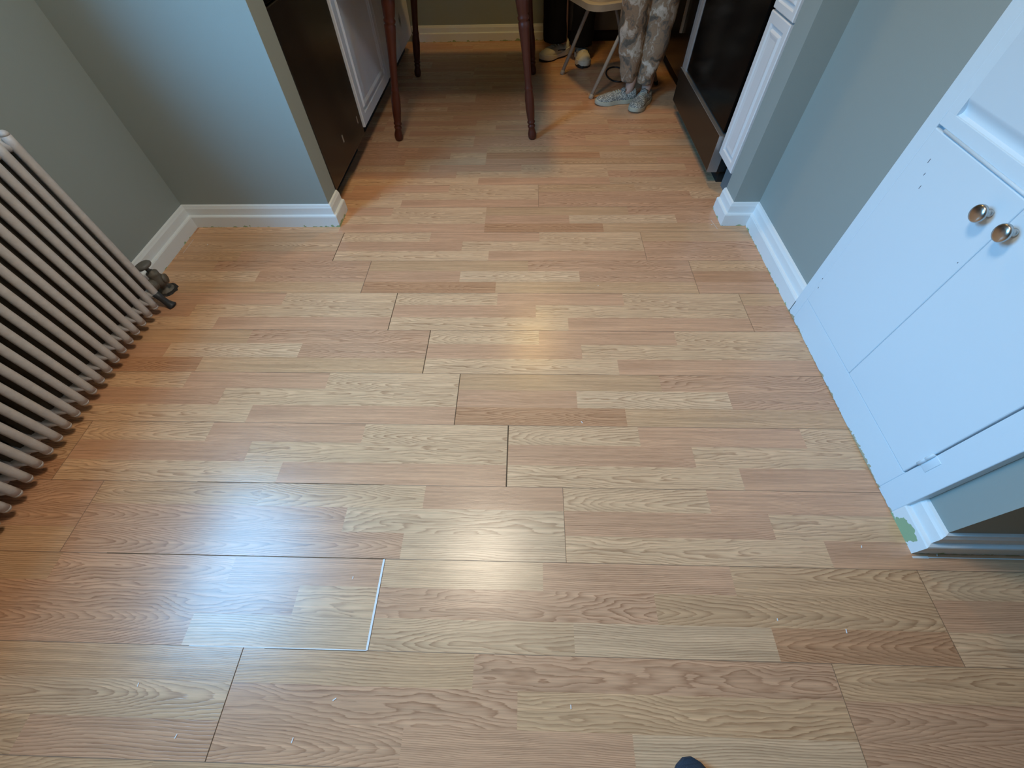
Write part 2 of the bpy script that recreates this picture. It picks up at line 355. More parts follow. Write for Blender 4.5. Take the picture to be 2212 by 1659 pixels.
def build_floor():
    bm = bmesh.new(); uvl = bm.loops.layers.uv.new('strip')
    la = bm.faces.layers.float_vector.new('grain_a'); lb = bm.faces.layers.float_vector.new('grain_b')
    lc = bm.faces.layers.float_vector.new('tint')
    n0 = int(math.floor((ROW0-YF)/BW)); n1 = int(math.ceil((ROW0-YB)/BW))
    rr = random.Random(3)
    joints = []
    for n in range(n0, n1):
        ytop = ROW0-n*BW
        xj, pr, plft = ROWS.get(n, (rr.uniform(-1.2, .1), rr.choice((1, 2, 1, 7, 3, 4, 6)), rr.choice((1, 2, 5, 7, 3))))
        joints.append((n, xj, ytop))
        for k in range(-3, 4):
            bx = xj+k*BL
            if bx > XR or bx+BL < XL: continue
            pid = pr if k == 0 else plft if k == -1 else rr.choice((1, 2, 3, 4, 6, 7))
            if k not in (0, -1) or True: joints.append((n, bx, ytop))
            for s in range(3):
                u0 = 0
                for gi, (u1, t, g) in enumerate(PR[pid][s]):
                    r2 = random.Random(pid*100+s*10+gi)
                    A, B = grain(g, r2); seed = pid*11.3+s*3.7+gi*1.9
                    B = (seed, B[1], B[2])
                    tv = 1+r2.uniform(-.05, .05)+rr.uniform(-.02, .02)
                    c = [x*tv for x in TINT[t]]
                    x0 = max(XL, bx+u0); x1 = min(XR, bx+u1)
                    if x1 > x0:
                        ya = ytop-s*SW; yb = ya-SW
                        ya2 = min(ya, YF); yb2 = max(yb, YB)
                        if ya2 > yb2:
                            vs = [bm.verts.new(q) for q in ((x0, yb2, 0), (x1, yb2, 0), (x1, ya2, 0), (x0, ya2, 0))]
                            f = bm.faces.new(vs); f[la] = Vector(A); f[lb] = Vector(B); f[lc] = Vector(c)
                            for l in f.loops: l[uvl].uv = (l.vert.co.x-bx, l.vert.co.y-(ya+yb)/2)
                    u0 = u1
    bmesh.ops.remove_doubles(bm, verts=bm.verts[:], dist=1e-5)
    bm.normal_update()
    for f in bm.faces:
        if f.normal.z < 0: f.normal_flip()
    def strip(x0, x1, y0, y1, mi, z=.0004, dx=0):
        f = bm.faces.new([bm.verts.new(q) for q in ((x0+dx, y0, z), (x1+dx, y0, z), (x1, y1, z), (x0, y1, z))]); f.material_index = mi
    MI = {'groove': 1, 'groove_soft': 2, 'worn': 3}
    for n in ROWS:
        ytop = ROW0-n*BW; xj = ROWS[n][0]
        if n in VISJ:
            k, w = VISJ[n]
            strip(xj-w/2, xj+w/2, ytop-BW, ytop, MI[k])
            if k == 'worn': strip(xj+w/2, xj+w/2+.0012, ytop-BW, ytop, 1)
        for xk in (xj-BL, xj+BL):
            strip(xk-.0007, xk+.0007, ytop-BW, ytop, 2)
    # long seams: hairlines, darker in places
    for n in range(-14, 16):
        y = ROW0-n*BW
        if y > YF-.02 or y < YB+.02: continue
        strip(XL, XR, y-.0006, y+.0006, 2)
    strip(-1.1, -.36, ROW0-5*BW-.0008, ROW0-5*BW+.0010, 1, z=.0006)
    strip(-.95, -.40, ROW0-4*BW-.0002, ROW0-4*BW+.0012, 1, z=.0006)
    strip(-.78, -.36, ROW0-6*BW-.0008, ROW0-6*BW+.0012, 3, z=.0006)
    strip(-.60, -.36, ROW0-6*BW-.0020, ROW0-6*BW-.0008, 1, z=.0006)
    strip(.990, 1.42, .2760, .2785, 3, z=.0006)
    strip(.985, 1.025, .2745, .2800, 3, z=.0007)
    strip(.8445, .8460, 1.665, 1.735, 3, z=.0006, dx=.012)
    strip(-1.5150, -1.5135, 1.50, 1.60, 3, z=.0006, dx=-.0)
    me = bpy.data.meshes.new('floor'); bm.to_mesh(me); bm.free()
    o = bpy.data.objects.new('floor', me); COL.objects.link(o)
    for k in ('floor', 'groove', 'groove_soft', 'worn'): me.materials.append(MAT[k])
    o['kind'] = 'structure'
build_floor()

# ------------------------------------------------------------------ walls
H = 2.4
WL, WR, WS = -1.562, 1.012, 1.715          # left wall face, right wall face, stub wall front face
y0, y1, z0, z1 = WIN
struct(MB().box(WL-.16, WL, -2.6, y0, 0, H).box(WL-.16, WL, y1, 4.4, 0, H).box(WL-.16, WL, y0, y1, 0, z0).box(WL-.16, WL, y0, y1, z1, H), 'wall_left', MAT['wall'])
struct(MB().box(WL, -.885, WS, 1.83, 0, H), 'wall_left_return', MAT['wall'])
struct(MB().box(.902, WR+.3, WS, 1.83, 0, H), 'wall_right_return', MAT['wall'])
struct(MB().box(WR, WR+.3, .31, WS, 0, H), 'wall_right', MAT['wall'])
struct(MB().box(WR+.3, 2.6, .31, .43, 0, H), 'wall_right_corner', MAT['wall'])
struct(MB().box(1.55, 1.65, 1.83, 4.4, 0, H), 'wall_kitchen_right', MAT['wall'])
struct(MB().box(WL, 1.65, 4.245, 4.4, 0, H), 'wall_back', MAT['wall'])
struct(MB().box(-.885, .902, WS, 1.83, 2.08, H), 'wall_lintel', MAT['wall'])
struct(MB().box(WL-.16, 2.7, -2.7, -2.6, 0, H), 'wall_rear', MAT['wall'])
struct(MB().box(2.6, 2.7, -2.6, .43, 0, H), 'wall_far_right', MAT['wall'])
struct(MB().box(WL-.16, 2.7, -2.7, 4.4, H, H+.1), 'ceiling', MAT['ceiling'])

def window(name, frame_boxes, pane):
    r = empty(name, pane[0]); r['kind'] = 'structure'; c = Vector(pane[0])
    m = MB()
    for bx in frame_boxes: m.box(bx[0]-c.x, bx[1]-c.x, bx[2]-c.y, bx[3]-c.y, bx[4]-c.z, bx[5]-c.z, .003)
    m.build('window_frame', MAT['vinylframe'], r)
    p = pane[1]; MB().box(p[0]-c.x, p[1]-c.x, p[2]-c.y, p[3]-c.y, p[4]-c.z, p[5]-c.z).build('pane', MAT['glass'], r)
    return r
xa, xb = WL-.13, WL-.08; zm = (z0+z1)/2
window('window_1', [(xa, xb, y0, y1, z0, z0+.05), (xa, xb, y0, y1, z1-.05, z1), (xa, xb, y0, y0+.05, z0+.05, z1-.05), (xa, xb, y1-.05, y1, z0+.05, z1-.05),
                    (xa, xb, y0+.05, y1-.05, zm-.02, zm+.02), (WL-.08, WL+.03, y0-.04, y1+.04, z0-.03, z0+.0)],
       ((WL-.105, (y0+y1)/2, z0), (WL-.108, WL-.104, y0+.05, y1-.05, z0+.05, z1-.05)))

BPROF = [(0, 0), (.024, 0), (.024, .050), (.022, .054), (.013, .057), (.012, .086), (.009, .092), (.007, .098), (0, .101)]
def sweep(path, prof=BPROF, wob=.0):
    path = [Vector((*p, 0)) for p in path]; nrm = []
    for a, b in zip(path, path[1:]):
        d = (b-a).normalized(); nrm.append(Vector((d.y, -d.x, 0)))
    rings = []
    for i, p in enumerate(path):
        if i == 0: o = nrm[0]
        elif i == len(path)-1: o = nrm[-1]
        else: o = (nrm[i-1]+nrm[i])/(1+nrm[i-1].dot(nrm[i]))
        rings.append([p+o*q+Vector((0, 0, z)) for q, z in prof])
    return MB().loft(rings, caps=True)
struct(sweep([(WL, -2.6), (WL, WS), (-.885, WS), (-.885, 1.832)]), 'baseboard_left', MAT['trim'])
struct(sweep([(.902, 1.832), (.902, WS), (WR, WS), (WR, 1.15)]), 'baseboard_right', MAT['trim'])
struct(sweep([(WR, .392), (WR, .31), (2.6, .31)]), 'baseboard_corner', MAT['trim_patch'])
struct(sweep([(-.93, 4.245), (.125, 4.245)]), 'baseboard_back', MAT['trim'])

# ------------------------------------------------------------------ raised-panel door helper (door lies in a plane of constant x, facing dx)
def panel_door(mb, xf, dx, ya, yb, za, zb, th=.018, stile=.045, rings=((0, 0), (.006, -.006), (.016, -.007), (.022, -.002), (.034, 0))):
    """xf: x of the front face; dx=+1 faces +x. frame with a stepped raised panel"""
    R = [(ya, yb, za, zb, -th), (ya, yb, za, zb, -.003), (ya+.003, yb-.003, za+.003, zb-.003, 0)]
    for ins, dep in rings: R.append((ya+stile+ins, yb-stile-ins, za+stile+ins, zb-stile-ins, dep))
    vs = [[(xf+dx*d, a, c), (xf+dx*d, b, c), (xf+dx*d, b, e), (xf+dx*d, a, e)] for a, b, c, e, d in R]
    mb.loft(vs); return mb

# ------------------------------------------------------------------ built-in white cupboard, right foreground
def cupboard():
    r = empty('built_in_cupboard', (1.0, .77, 0), label='built-in white double-door cupboard with scuffed gloss paint at right', cat='cupboard')
    def P(mb, name, m, parent=r, **k):
        bmesh.ops.translate(mb.bm, vec=Vector((-1.0, -.77, 0)), verts=mb.bm.verts[:]); return mb.build(name, m, parent, **k)
    X = .988
    ya, yb, zt = .392, 1.155, 2.2
    m = MB(); m.box(X, 1.012, ya, .462, 0, zt, .002).box(X, 1.012, 1.112, yb, 0, zt, .002)
    m.box(X, 1.012, .462, 1.112, 0, .098, .002).box(X, 1.012, .462, 1.112, .662, .691, .0015).box(X, 1.012, .462, 1.112, zt-.08, zt, .002).box(X, 1.012, 1.083, 1.1125, .690, zt-.079)
    m.box(1.006, 1.0118, .462, 1.112, .098, zt-.08)
    P(m, 'face_frame', MAT['frame'])
    # bead under the upper doors
    m = MB(); m.tube([(X-.0005, .40, .6595), (X-.0005, 1.082, .6595)], .0035, 10); P(m, 'bead_molding', MAT['cupboard'], smooth=True)
    dd = (X-.002)
    d1 = P(MB().box(dd, 1.004, .7856, 1.1112, .0990, .655, .003), 'door', MAT['cupboard'])
    d2 = P(MB().box(dd, 1.004, .4650, .7846, .0990, .655, .003), 'door', MAT['cupboard'])
    for (y, z, d) in ((.832, .603, d1), (.759, .606, d2)):
        k = MB(); k.lathe([(0, .008), (.002, .009), (.004, .0075), (.012, .006), (.017, .007), (.020, .015), (.022, .0185), (.026, .0185), (.029, .0165), (.031, .010), (.0315, .0)], (dd, y, z), (-1, 0, 0), 28)
        P(k, 'knob', MAT['nickel'], d, smooth=True)
    # near hinge, painted over
    h = MB(); h.lathe([(0, .001), (.001, .0042), (.026, .0045), (.027, .0035), (.028, .0045), (.052, .0042), (.053, .001)], (dd-.002, .4640, .150), (0, 0, 1), 10)
    h.box(X-.0015, X+.001, .440, .464, .152, .202, .001)
    P(h, 'hinge', MAT['cupboard'], d2, smooth=True)
    for (y, z, a) in ((1.06, .60, .02), (1.045, .575, .012), (1.03, .55, .016), (1.10, .16, .012), (1.11, .19, .008), (.80, .50, .006)):
        P(MB().box(dd-.0004, dd+.001, y-.0008, y+.0008, z-a/4, z+a/4), 'scuff_mark', MAT['gap'], d1 if y > .79 else d2)
    # upper doors set back behind a cove
    pf = [(1.008, .688), (X+.002, .690), (X+.006, .692), (X+.0100, .696), (X+.0112, .701), (X+.0102, .707), (X+.0075, .713), (X+.0040, .719), (X+.0012, .724), (X+.0001, .728), (X, zt-.079), (1.008, zt-.079)]
    P(MB().loft([[(x, y, z) for x, z in pf] for y in (.4625, 1.0835)]), 'upper_door', MAT['cupboard'], angle=30)
cupboard()

# ------------------------------------------------------------------ radiator
def radiator():
    PX = .0434; Y_END = 1.172; NS = 29
    r = empty('cast_iron_radiator', (-1.47, .55, 0), label='old silver-grey cast-iron column radiator along left wall', cat='radiator')
    def P(mb, name, m, parent=r, **k):
        bmesh.ops.translate(mb.bm, vec=Vector((1.47, -.55, 0)), verts=mb.bm.verts[:]); return mb.build(name, m, parent, **k)
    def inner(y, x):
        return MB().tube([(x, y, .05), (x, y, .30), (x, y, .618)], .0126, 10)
    def section(y):
        m = MB(); tr = .0126
        xs = (-1.418, -1.456, -1.494, -1.530)
        zb, zt = .038, .632
        for i, x in enumerate(xs[:1]):
            a = 0
            m.tube([(x, y, zb+a), (x, y, zb+.02), (x, y, .20), (x, y, .48), (x, y, zt-.03), (x, y, zt-a)], [tr, tr, tr, tr, tr, tr], 14)
        for z in (zb+.024, zt-.026):     # cross headers, front to back, with bulging hubs
            m.tube([(xs[0], y, z), (-1.456, y, z), (-1.494, y, z), (xs[-1], y, z)], [.0135, .020, .020, .016], 12)
            m.lathe([(-.0217, .024), (-.016, .027), (0, .0275), (.016, .027), (.0217, .024)], (-1.475, y, z), (0, 1, 0), 14)
        # rounded nose at bottom and top of the front tube
        for x in xs[:1]:
            for z, s in ((zb, -1), (zt, 1)):
                m.lathe([(0, tr), (.005, tr*.93), (.009, tr*.75), (.012, tr*.45), (.0135, .0005)], (x, y, z), (0, 0, s), 12)
        return m
    first = P(section(Y_END), 'section', MAT['radiator'], smooth=True)
    for x in (-1.456, -1.494, -1.530): P(inner(Y_END, x), 'inner_column', MAT['gap_shade'], first, smooth=True)
    for i in range(1, NS):
        c = first.copy(); COL.objects.link(c); c.parent = r; c.location = (0, -i*PX, 0)
        for ch in first.children:
            d = ch.copy(); COL.objects.link(d); d.parent = c
    for y in (Y_END-.002, Y_END-(NS-1)*PX):
        for x in (-1.405, -1.520):
            q = 1 if x > -1.47 else -1
            f = MB().tube([(x-.012*q, y, .066), (x-.004*q, y, .040), (x+.002*q, y, .020), (x+.008*q, y, .006), (x+.012*q, y, .0)], [.014, .012, .0125, .017, .019], 12)
            P(f, 'foot', MAT['footiron'], smooth=True)
    # supply valve with hand wheel
    vx, vy = -1.462, 1.262
    v = MB(); v.lathe([(0, .030), (.004, .031), (.010, .027), (.012, .014), (.030, .013), (.034, .022), (.046, .026), (.062, .026), (.074, .020), (.080, .021), (.090, .021), (.094, .012), (.100, .009)], (vx, vy, 0), (0, 0, 1), 18)
    v.lathe([(0, .017), (.02, .016), (.025, .022), (.045, .022), (.050, .014), (.090, .014)], (vx, vy, .054), (-.12, -1, .02), 14)
    v.lathe([(0, .016), (.02, .015), (.024, .019), (.030, .019)], (vx, vy, .054), (1, .35, 0), 14)
    vo = P(v, 'valve_body', MAT['iron'], smooth=True)
    P(MB().lathe([(0, .008), (.018, .008)], (vx-.004, vy, .094), (-.2, .02, 1), 10), 'valve_stem', MAT['iron'], vo, smooth=True)
    w = MB(); w.lathe([(0, .010), (.003, .026), (.007, .0305), (.013, .0310), (.018, .026), (.021, .010), (.021, .0)], (vx-.008, vy, .112), (-.2, .02, 1), 24)
    P(w, 'hand_wheel', MAT['wheel'], vo, smooth=True)
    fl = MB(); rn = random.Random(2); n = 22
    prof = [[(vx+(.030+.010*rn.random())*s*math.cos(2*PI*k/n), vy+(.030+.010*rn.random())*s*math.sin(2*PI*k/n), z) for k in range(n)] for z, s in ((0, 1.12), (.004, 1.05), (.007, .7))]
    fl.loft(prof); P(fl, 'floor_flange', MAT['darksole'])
radiator()

# ------------------------------------------------------------------ kitchen left: dishwasher and base cabinets
def at(mb, c): bmesh.ops.translate(mb.bm, vec=-Vector(c), verts=mb.bm.verts[:]); return mb
def dishwasher():
    c = (-1.2, 2.14, 0); r = empty('dishwasher', c, label='black dishwasher front just beyond the left wall end', cat='dishwasher')
    at(MB().box(-1.48, -.915, 1.845, 2.435, .095, .86), c).build('body', MAT['black'], r)
    d = at(MB().box(-.915, -.890, 1.848, 2.432, .085, .74, .004), c).build('door', MAT['black'], r)
    at(MB().box(-.914, -.888, 1.848, 2.432, .745, .86, .004), c).build('control_panel', MAT['blackglass'], r)
    at(MB().box(-1.40, -.955, 1.86, 2.42, 0, .095), c).build('toe_kick', MAT['toekick'], r)
    for y, z in ((2.115, .200), (2.372, .178)):
        o = at(MB().box(-.8905, -.8885, y-.006, y+.006, z-.018, z+.014, .0008), c).build('scratch_mark', MAT['steel'], d); o['label'] = 'small pale scuff'
dishwasher()
def base_cabinet(ya, yb, label, doors, stain=False):
    c = (-1.2, (ya+yb)/2, 0); r = empty('base_cabinet', c, label=label, cat='kitchen cabinet', group=None)
    at(MB().box(-1.5, -.905, ya, yb, .105, .86, .001), c).build('body', MAT['cabinet'], r)
    at(MB().box(-1.45, -.965, ya+.002, yb-.002, 0, .105), c).build('toe_kick', MAT['toekick'], r)
    for a, b in doors:
        if stain:
            d = at(MB().box(-.905, -.886, a, b, .108, .845, .003), c).build('door', STAIN, r)
        else:
            d = at(panel_door(MB(), -.883, 1, a, b, .108, .845, th=.022, stile=.05, rings=((0, 0), (.005, -.007), (.018, -.008), (.026, .002), (.032, .002), (.045, -.004), (.05, -.004))), c).build('door', MAT['cabinet'], r)
        k = at(MB().lathe([(0, .006), (.012, .005), (.018, .014), (.024, .013), (.026, 0)], (-.886, b-.03, .79), (1, 0, 0), 16), c).build('knob', MAT['nickel'], d, smooth=True)
def stain_mat():
    m, nt, b, N, L = new_mat('stained_white_cabinet_paint')
    g = N('ShaderNodeNewGeometry')
    n = N('ShaderNodeTexNoise'); n.inputs['Scale'].default_value = 30; n.inputs['Detail'].default_value = 4; L(g.outputs['Position'], n.inputs[0])
    vs = N('ShaderNodeVectorMath'); vs.operation = 'DISTANCE'; L(g.outputs['Position'], vs.inputs[0]); vs.inputs[1].default_value = (-.886, 3.70, .262)
    d = math_node(N, L, 'ADD', vs.outputs['Value'], math_node(N, L, 'MULTIPLY', n.outputs['Fac'], .05))
    mr = N('ShaderNodeMapRange'); L(d, mr.inputs[0]); mr.inputs[1].default_value = .035; mr.inputs[2].default_value = .07
    mx = N('ShaderNodeMix'); mx.data_type = 'RGBA'; mx.inputs[6].default_value = (.07, .08, .06, 1)
    nw = N('ShaderNodeTexNoise'); nw.inputs['Scale'].default_value = 6; nw.inputs['Detail'].default_value = 4; L(g.outputs['Position'], nw.inputs[0])
    m2 = N('ShaderNodeMix'); m2.data_type = 'RGBA'; m2.inputs[6].default_value = (.60, .61, .58, 1); m2.inputs[7].default_value = (.82, .80, .74, 1); L(nw.outputs['Fac'], m2.inputs[0])
    L(m2.outputs[2], mx.inputs[7]); L(mr.outputs[0], mx.inputs[0]); L(mx.outputs[2], b.inputs['Base Color']); b.inputs['Roughness'].default_value = .45
    return m
STAIN = stain_mat()
base_cabinet(2.445, 3.10, 'white raised-panel base cabinet next to the black dishwasher', [(2.449, 3.096)])
base_cabinet(3.105, 4.02, 'white flat-fronted base cabinet with dark stain, nearest the back wall', [(3.109, 3.56), (3.565, 4.012)], stain=True)
o = MB().box(-1.52, -.86, 1.835, 4.24, .866, .90, .006).build('countertop', MAT['counter']); tag(o, 'grey worktop over the left-hand kitchen cabinets and dishwasher', 'worktop')

# ------------------------------------------------------------------ kitchen right: narrow cabinet, stove, black bin, dark back cabinet
def right_side():
    c = (1.2, 1.93, 0); r = empty('narrow_cabinet', c, label='narrow white raised-panel cabinet between pilaster and stove', cat='kitchen cabinet')
    at(MB().box(.918, 1.5, 1.838, 2.032, .15, .86, .001), c).build('body', MAT['cabinet'], r)
    at(MB().box(.965, 1.45, 1.840, 2.030, 0, .15), c).build('toe_kick', mat('grey_toe_kick', (.16, .18, .19), .7), r)
    at(panel_door(MB(), .897, -1, 1.842, 2.028, .158, .668, th=.02, stile=.03, rings=((0, 0), (.004, -.006), (.014, -.007), (.020, .001), (.024, .001), (.034, -.001))), c).build('door', MAT['cabinet'], r)
    at(panel_door(MB(), .897, -1, 1.842, 2.028, .674, .84, th=.02, stile=.022, rings=((0, 0), (.004, -.006), (.014, -.007), (.020, .001), (.024, .001), (.034, -.001))), c).build('drawer', MAT['cabinet'], r)
    c = (1.2, 2.45, 0); r = empty('stove', c, label='black kitchen stove with glass oven door and dark bottom drawer', cat='stove')
    at(MB().box(.925, 1.52, 2.04, 2.90, .06, .90, .003), c).build('body', MAT['black'], r)
    d = at(MB().box(.880, .925, 2.04, 2.88, .062, .225, .003), c).build('bottom_drawer', MAT['drawer'], r)
    at(MB().box(.8775, .9245, 2.0375, 2.0400, .062, .228).box(.878, .925, 2.0375, 2.88, .2255, .2290, .0008), c).build('drawer_trim', MAT['steel'], d)
    od = at(MB().box(.892, .925, 2.045, 2.80, .236, .80, .004), c).build('oven_door', MAT['blackglass'], r)
    m = MB(); m.box(.886, .925, 2.80, 2.885, .226, .80, .006).box(.884, .888, 2.83, 2.86, .28, .80, .001)
    at(m, c).build('door_side_frame', MAT['steelw'], od)
    at(MB().tube([(.892, 2.10, .755), (.860, 2.10, .755), (.860, 2.80, .755), (.892, 2.80, .755)], .010, 10), c).build('door_handle', MAT['steel'], od, smooth=True)
    at(MB().box(.885, .925, 2.045, 2.885, .81, .895, .004), c).build('control_panel', MAT['blackglass'], r)
    at(MB().box(.95, 1.5, 2.06, 2.88, 0, .06), c).build('plinth', MAT['toekick'], r)
    at(MB().box(.90, 1.52, 2.04, 2.90, .90, .915, .003), c).build('cooktop', MAT['blackglass'], r)
    for x in (1.05, 1.36):
        for y in (2.27, 2.67):
            at(MB().lathe([(0, .09), (.006, .09), (.008, .085)], (x, y, .915), (0, 0, 1), 24), c).build('burner', MAT['iron'], r)
    c = (1.15, 3.30, 0); r = empty('black_cabinet', c, label='tall black appliance in shade beyond the stove', cat='appliance')
    at(MB().box(.96, 1.5, 2.92, 3.75, .08, 1.6, .004), c).build('body', MAT['black'], r)
    at(MB().box(1.0, 1.48, 2.93, 3.74, 0, .08), c).build('toe_kick', MAT['toekick'], r)
    at(MB().box(.945, .962, 3.30, 3.318, .27, .95, .003), c).build('handle', MAT['plastic'], r)
    c = (.8, 4.2, 0); r = empty('back_cabinet', c, label='dark taupe low cabinet against the back wall behind the people', cat='kitchen cabinet')
    at(MB().box(.165, 1.5, 4.15, 4.242, .075, .86, .003), c).build('body', MAT['darkcab'], r)
    at(MB().box(.18, 1.5, 4.185, 4.242, 0, .075), c).build('toe_kick', MAT['toekick'], r)
MAT['steelw'] = mat('pale_grey_door_frame', (.26, .25, .245), .55)
right_side()

# ------------------------------------------------------------------ dining table with turned legs
def table():
    c = (-.36, 3.02, 0); r = empty('dining_table', c, label='dark reddish-brown wooden table with four splayed turned legs', cat='table')
    prof = [(0, .014), (.004, .019), (.014, .0225), (.030, .0235), (.044, .020), (.060, .0165), (.066, .0205), (.072, .021), (.077, .0165), (.082, .0165), (.086, .0215), (.092, .022), (.097, .018),
            (.11, .0205), (.15, .0235), (.20, .0245), (.235, .021), (.245, .0205), (.250, .0225), (.256, .0205), (.27, .0185), (.34, .0190), (.42, .0215), (.50, .0265), (.520, .0270), (.526, .0225), (.532, .0275), (.540, .0285), (.548, .0235), (.556, .027), (.60, .031), (.66, .031)]
    for (bx, by, tx, ty) in ((-.741, 2.536, -.650, 2.56), (.033, 2.537, -.028, 2.56), (-.781, 3.498, -.690, 3.47), (.043, 3.51, -.010, 3.47)):
        d = Vector((tx-bx, ty-by, .61)).normalized()
        at(MB().lathe(prof, (bx, by, 0), d, 24), c).build('leg', MAT['tablewood'], r, smooth=True)
    at(MB().box(-.70, .02, 2.54, 2.565, .63, .715, .002).box(-.70, .02, 3.47, 3.495, .63, .715, .002).box(-.72, -.695, 2.54, 3.495, .63, .715, .002).box(-.005, .02, 2.54, 3.495, .63, .715, .002), c).build('apron', MAT['tablewood'], r)
    at(MB().box(-.86, .13, 2.42, 3.68, .716, .742, .008, 3), c).build('tabletop', MAT['tablewood'], r)
table()

# ------------------------------------------------------------------ folding chair
def folding_chair():
    base = Vector((.33, 3.29, 0))
    ang = math.atan2(.155, .39)*1.0            # chair local +x = towards its back
    r = empty('folding_chair', base, ang, label='beige metal folding chair with padded seat beside the two standing people', cat='chair')
    w = .225
    # local frame: x back, y lateral (negative = nearer the camera)
    def seat_outline(z, ins=0.):
        pts = []; a, b = -.045+ins, .40-ins; hw = .205-ins; R_ = .085
        cs = ((a+R_, -hw+R_, PI, 1.5*PI), (b-R_, -hw+R_, 1.5*PI, 2*PI), (b-R_, hw-R_, 0, .5*PI), (a+R_, hw-R_, .5*PI, PI))
        for cx, cy, t0, t1 in cs:
            for k in range(7):
                t = t0+(t1-t0)*k/6; pts.append((cx+R_*math.cos(t), cy+R_*math.sin(t), z))
        return pts
    MB().loft([seat_outline(.425, .004), seat_outline(.423, 0), seat_outline(.452, 0), seat_outline(.457, .006), seat_outline(.457, .02)]).build('seat_pan', MAT['chair'], r, angle=50)
    MB().loft([seat_outline(.456, .024), seat_outline(.470, .028), seat_outline(.476, .045)]).build('seat_pad', MAT['vinyl'], r, angle=50)
    for s in (-1, 1):
        y = s*w
        l = MB().tube([(0, y, .012), (.20, y, .42), (.42, y, .86), (.43, y, .93)], .0115, 12).build('front_leg', MAT['chair'], r, smooth=True)
        MB().lathe([(0, .0125), (.002, .0155), (.022, .0150), (.026, .0125)], (-.003, y, 0), (.2, 0, .41), 12).build('foot_cap', MAT['rubber'] if s == 5 else MAT['chair'], l, smooth=True)
        yy = s*(w-.03)
        l = MB().tube([(.50, yy, .012), (.30, yy, .418)], .0105, 12).build('rear_leg', MAT['chair'], r, smooth=True)
        MB().lathe([(0, .0120), (.02, .0140), (.024, .0120)], (.504, yy, 0), (-.20, 0, .41), 12).build('foot_cap', MAT['rubber'], l, smooth=True)
    MB().tube([(.481, -w+.03, .05), (.481, w-.03, .05)], .008, 10).build('stretcher', MAT['chair'], r, smooth=True)
    MB().tube([(.43, -w, .93), (.432, -w+.02, .955), (.434, -w+.05, .965), (.434, w-.05, .965), (.432, w-.02, .955), (.43, w, .93)], .0115, 10).build('top_rail', MAT['chair'], r, smooth=True)
    MB().box(.385, .40, -w+.005, w-.005, .76, .90, .006).build('backrest', MAT['vinyl'], r)
folding_chair()

# ------------------------------------------------------------------ people
def skin_body(name, joints, edges, m, root=0, sub=2):
    me = bpy.data.meshes.new(name+'_skel'); me.from_pydata([j[0] for j in joints], edges, [])
    o = bpy.data.objects.new(name, me); COL.objects.link(o)
    md = o.modifiers.new('skin', 'SKIN'); md.use_smooth_shade = True
    sv = me.skin_vertices[0].data
    for i, j in enumerate(joints):
        rr = j[1]; sv[i].radius = (rr, rr) if isinstance(rr, (int, float)) else rr
        sv[i].use_root = (i == root)
    s2 = o.modifiers.new('sub', 'SUBSURF'); s2.levels = sub; s2.render_levels = sub
    dg = bpy.context.evaluated_depsgraph_get(); ev = o.evaluated_get(dg)
    me2 = bpy.data.meshes.new_from_object(ev, depsgraph=dg)
    o.modifiers.clear(); o.data = me2; bpy.data.meshes.remove(me); me2.name = name
    me2.materials.clear(); me2.materials.append(m)
    for p in me2.polygons: p.use_smooth = True
    return o

def wob(p, amp, sc, seed): return Vector(p)+Vector((mnoise.noise(Vector(p)*sc+Vector((seed, 0, 0))), mnoise.noise(Vector(p)*sc+Vector((0, seed, 9))), 0))*amp
def trouser_leg(mb, path, rx, ry, n=28, amp=.006, sc=18, seed=1, rot=0):
    rings = []
    for (c, a, b) in zip(path, rx, ry):
        ring = []
        for k in range(n):
            t = 2*PI*k/n; x = a*math.cos(t); y = b*math.sin(t)
            X = x*math.cos(rot)-y*math.sin(rot); Y = x*math.sin(rot)+y*math.cos(rot)
            ring.append(wob((c[0]+X, c[1]+Y, c[2]), amp, sc, seed))
        rings.append(ring)
    mb.loft(rings)
def resample(path, rx, ry, m=34):
    out = ([], [], [])
    L = len(path)-1
    for i in range(m):
        t = i/(m-1)*L; k = min(int(t), L-1); f = t-k; f2 = f*f*(3-2*f)*.5+f*.5
        out[0].append(tuple(path[k][j]*(1-f2)+path[k+1][j]*f2 for j in range(3)))
        out[1].append(rx[k]*(1-f2)+rx[k+1]*f2); out[2].append(ry[k]*(1-f2)+ry[k+1]*f2)
    return out

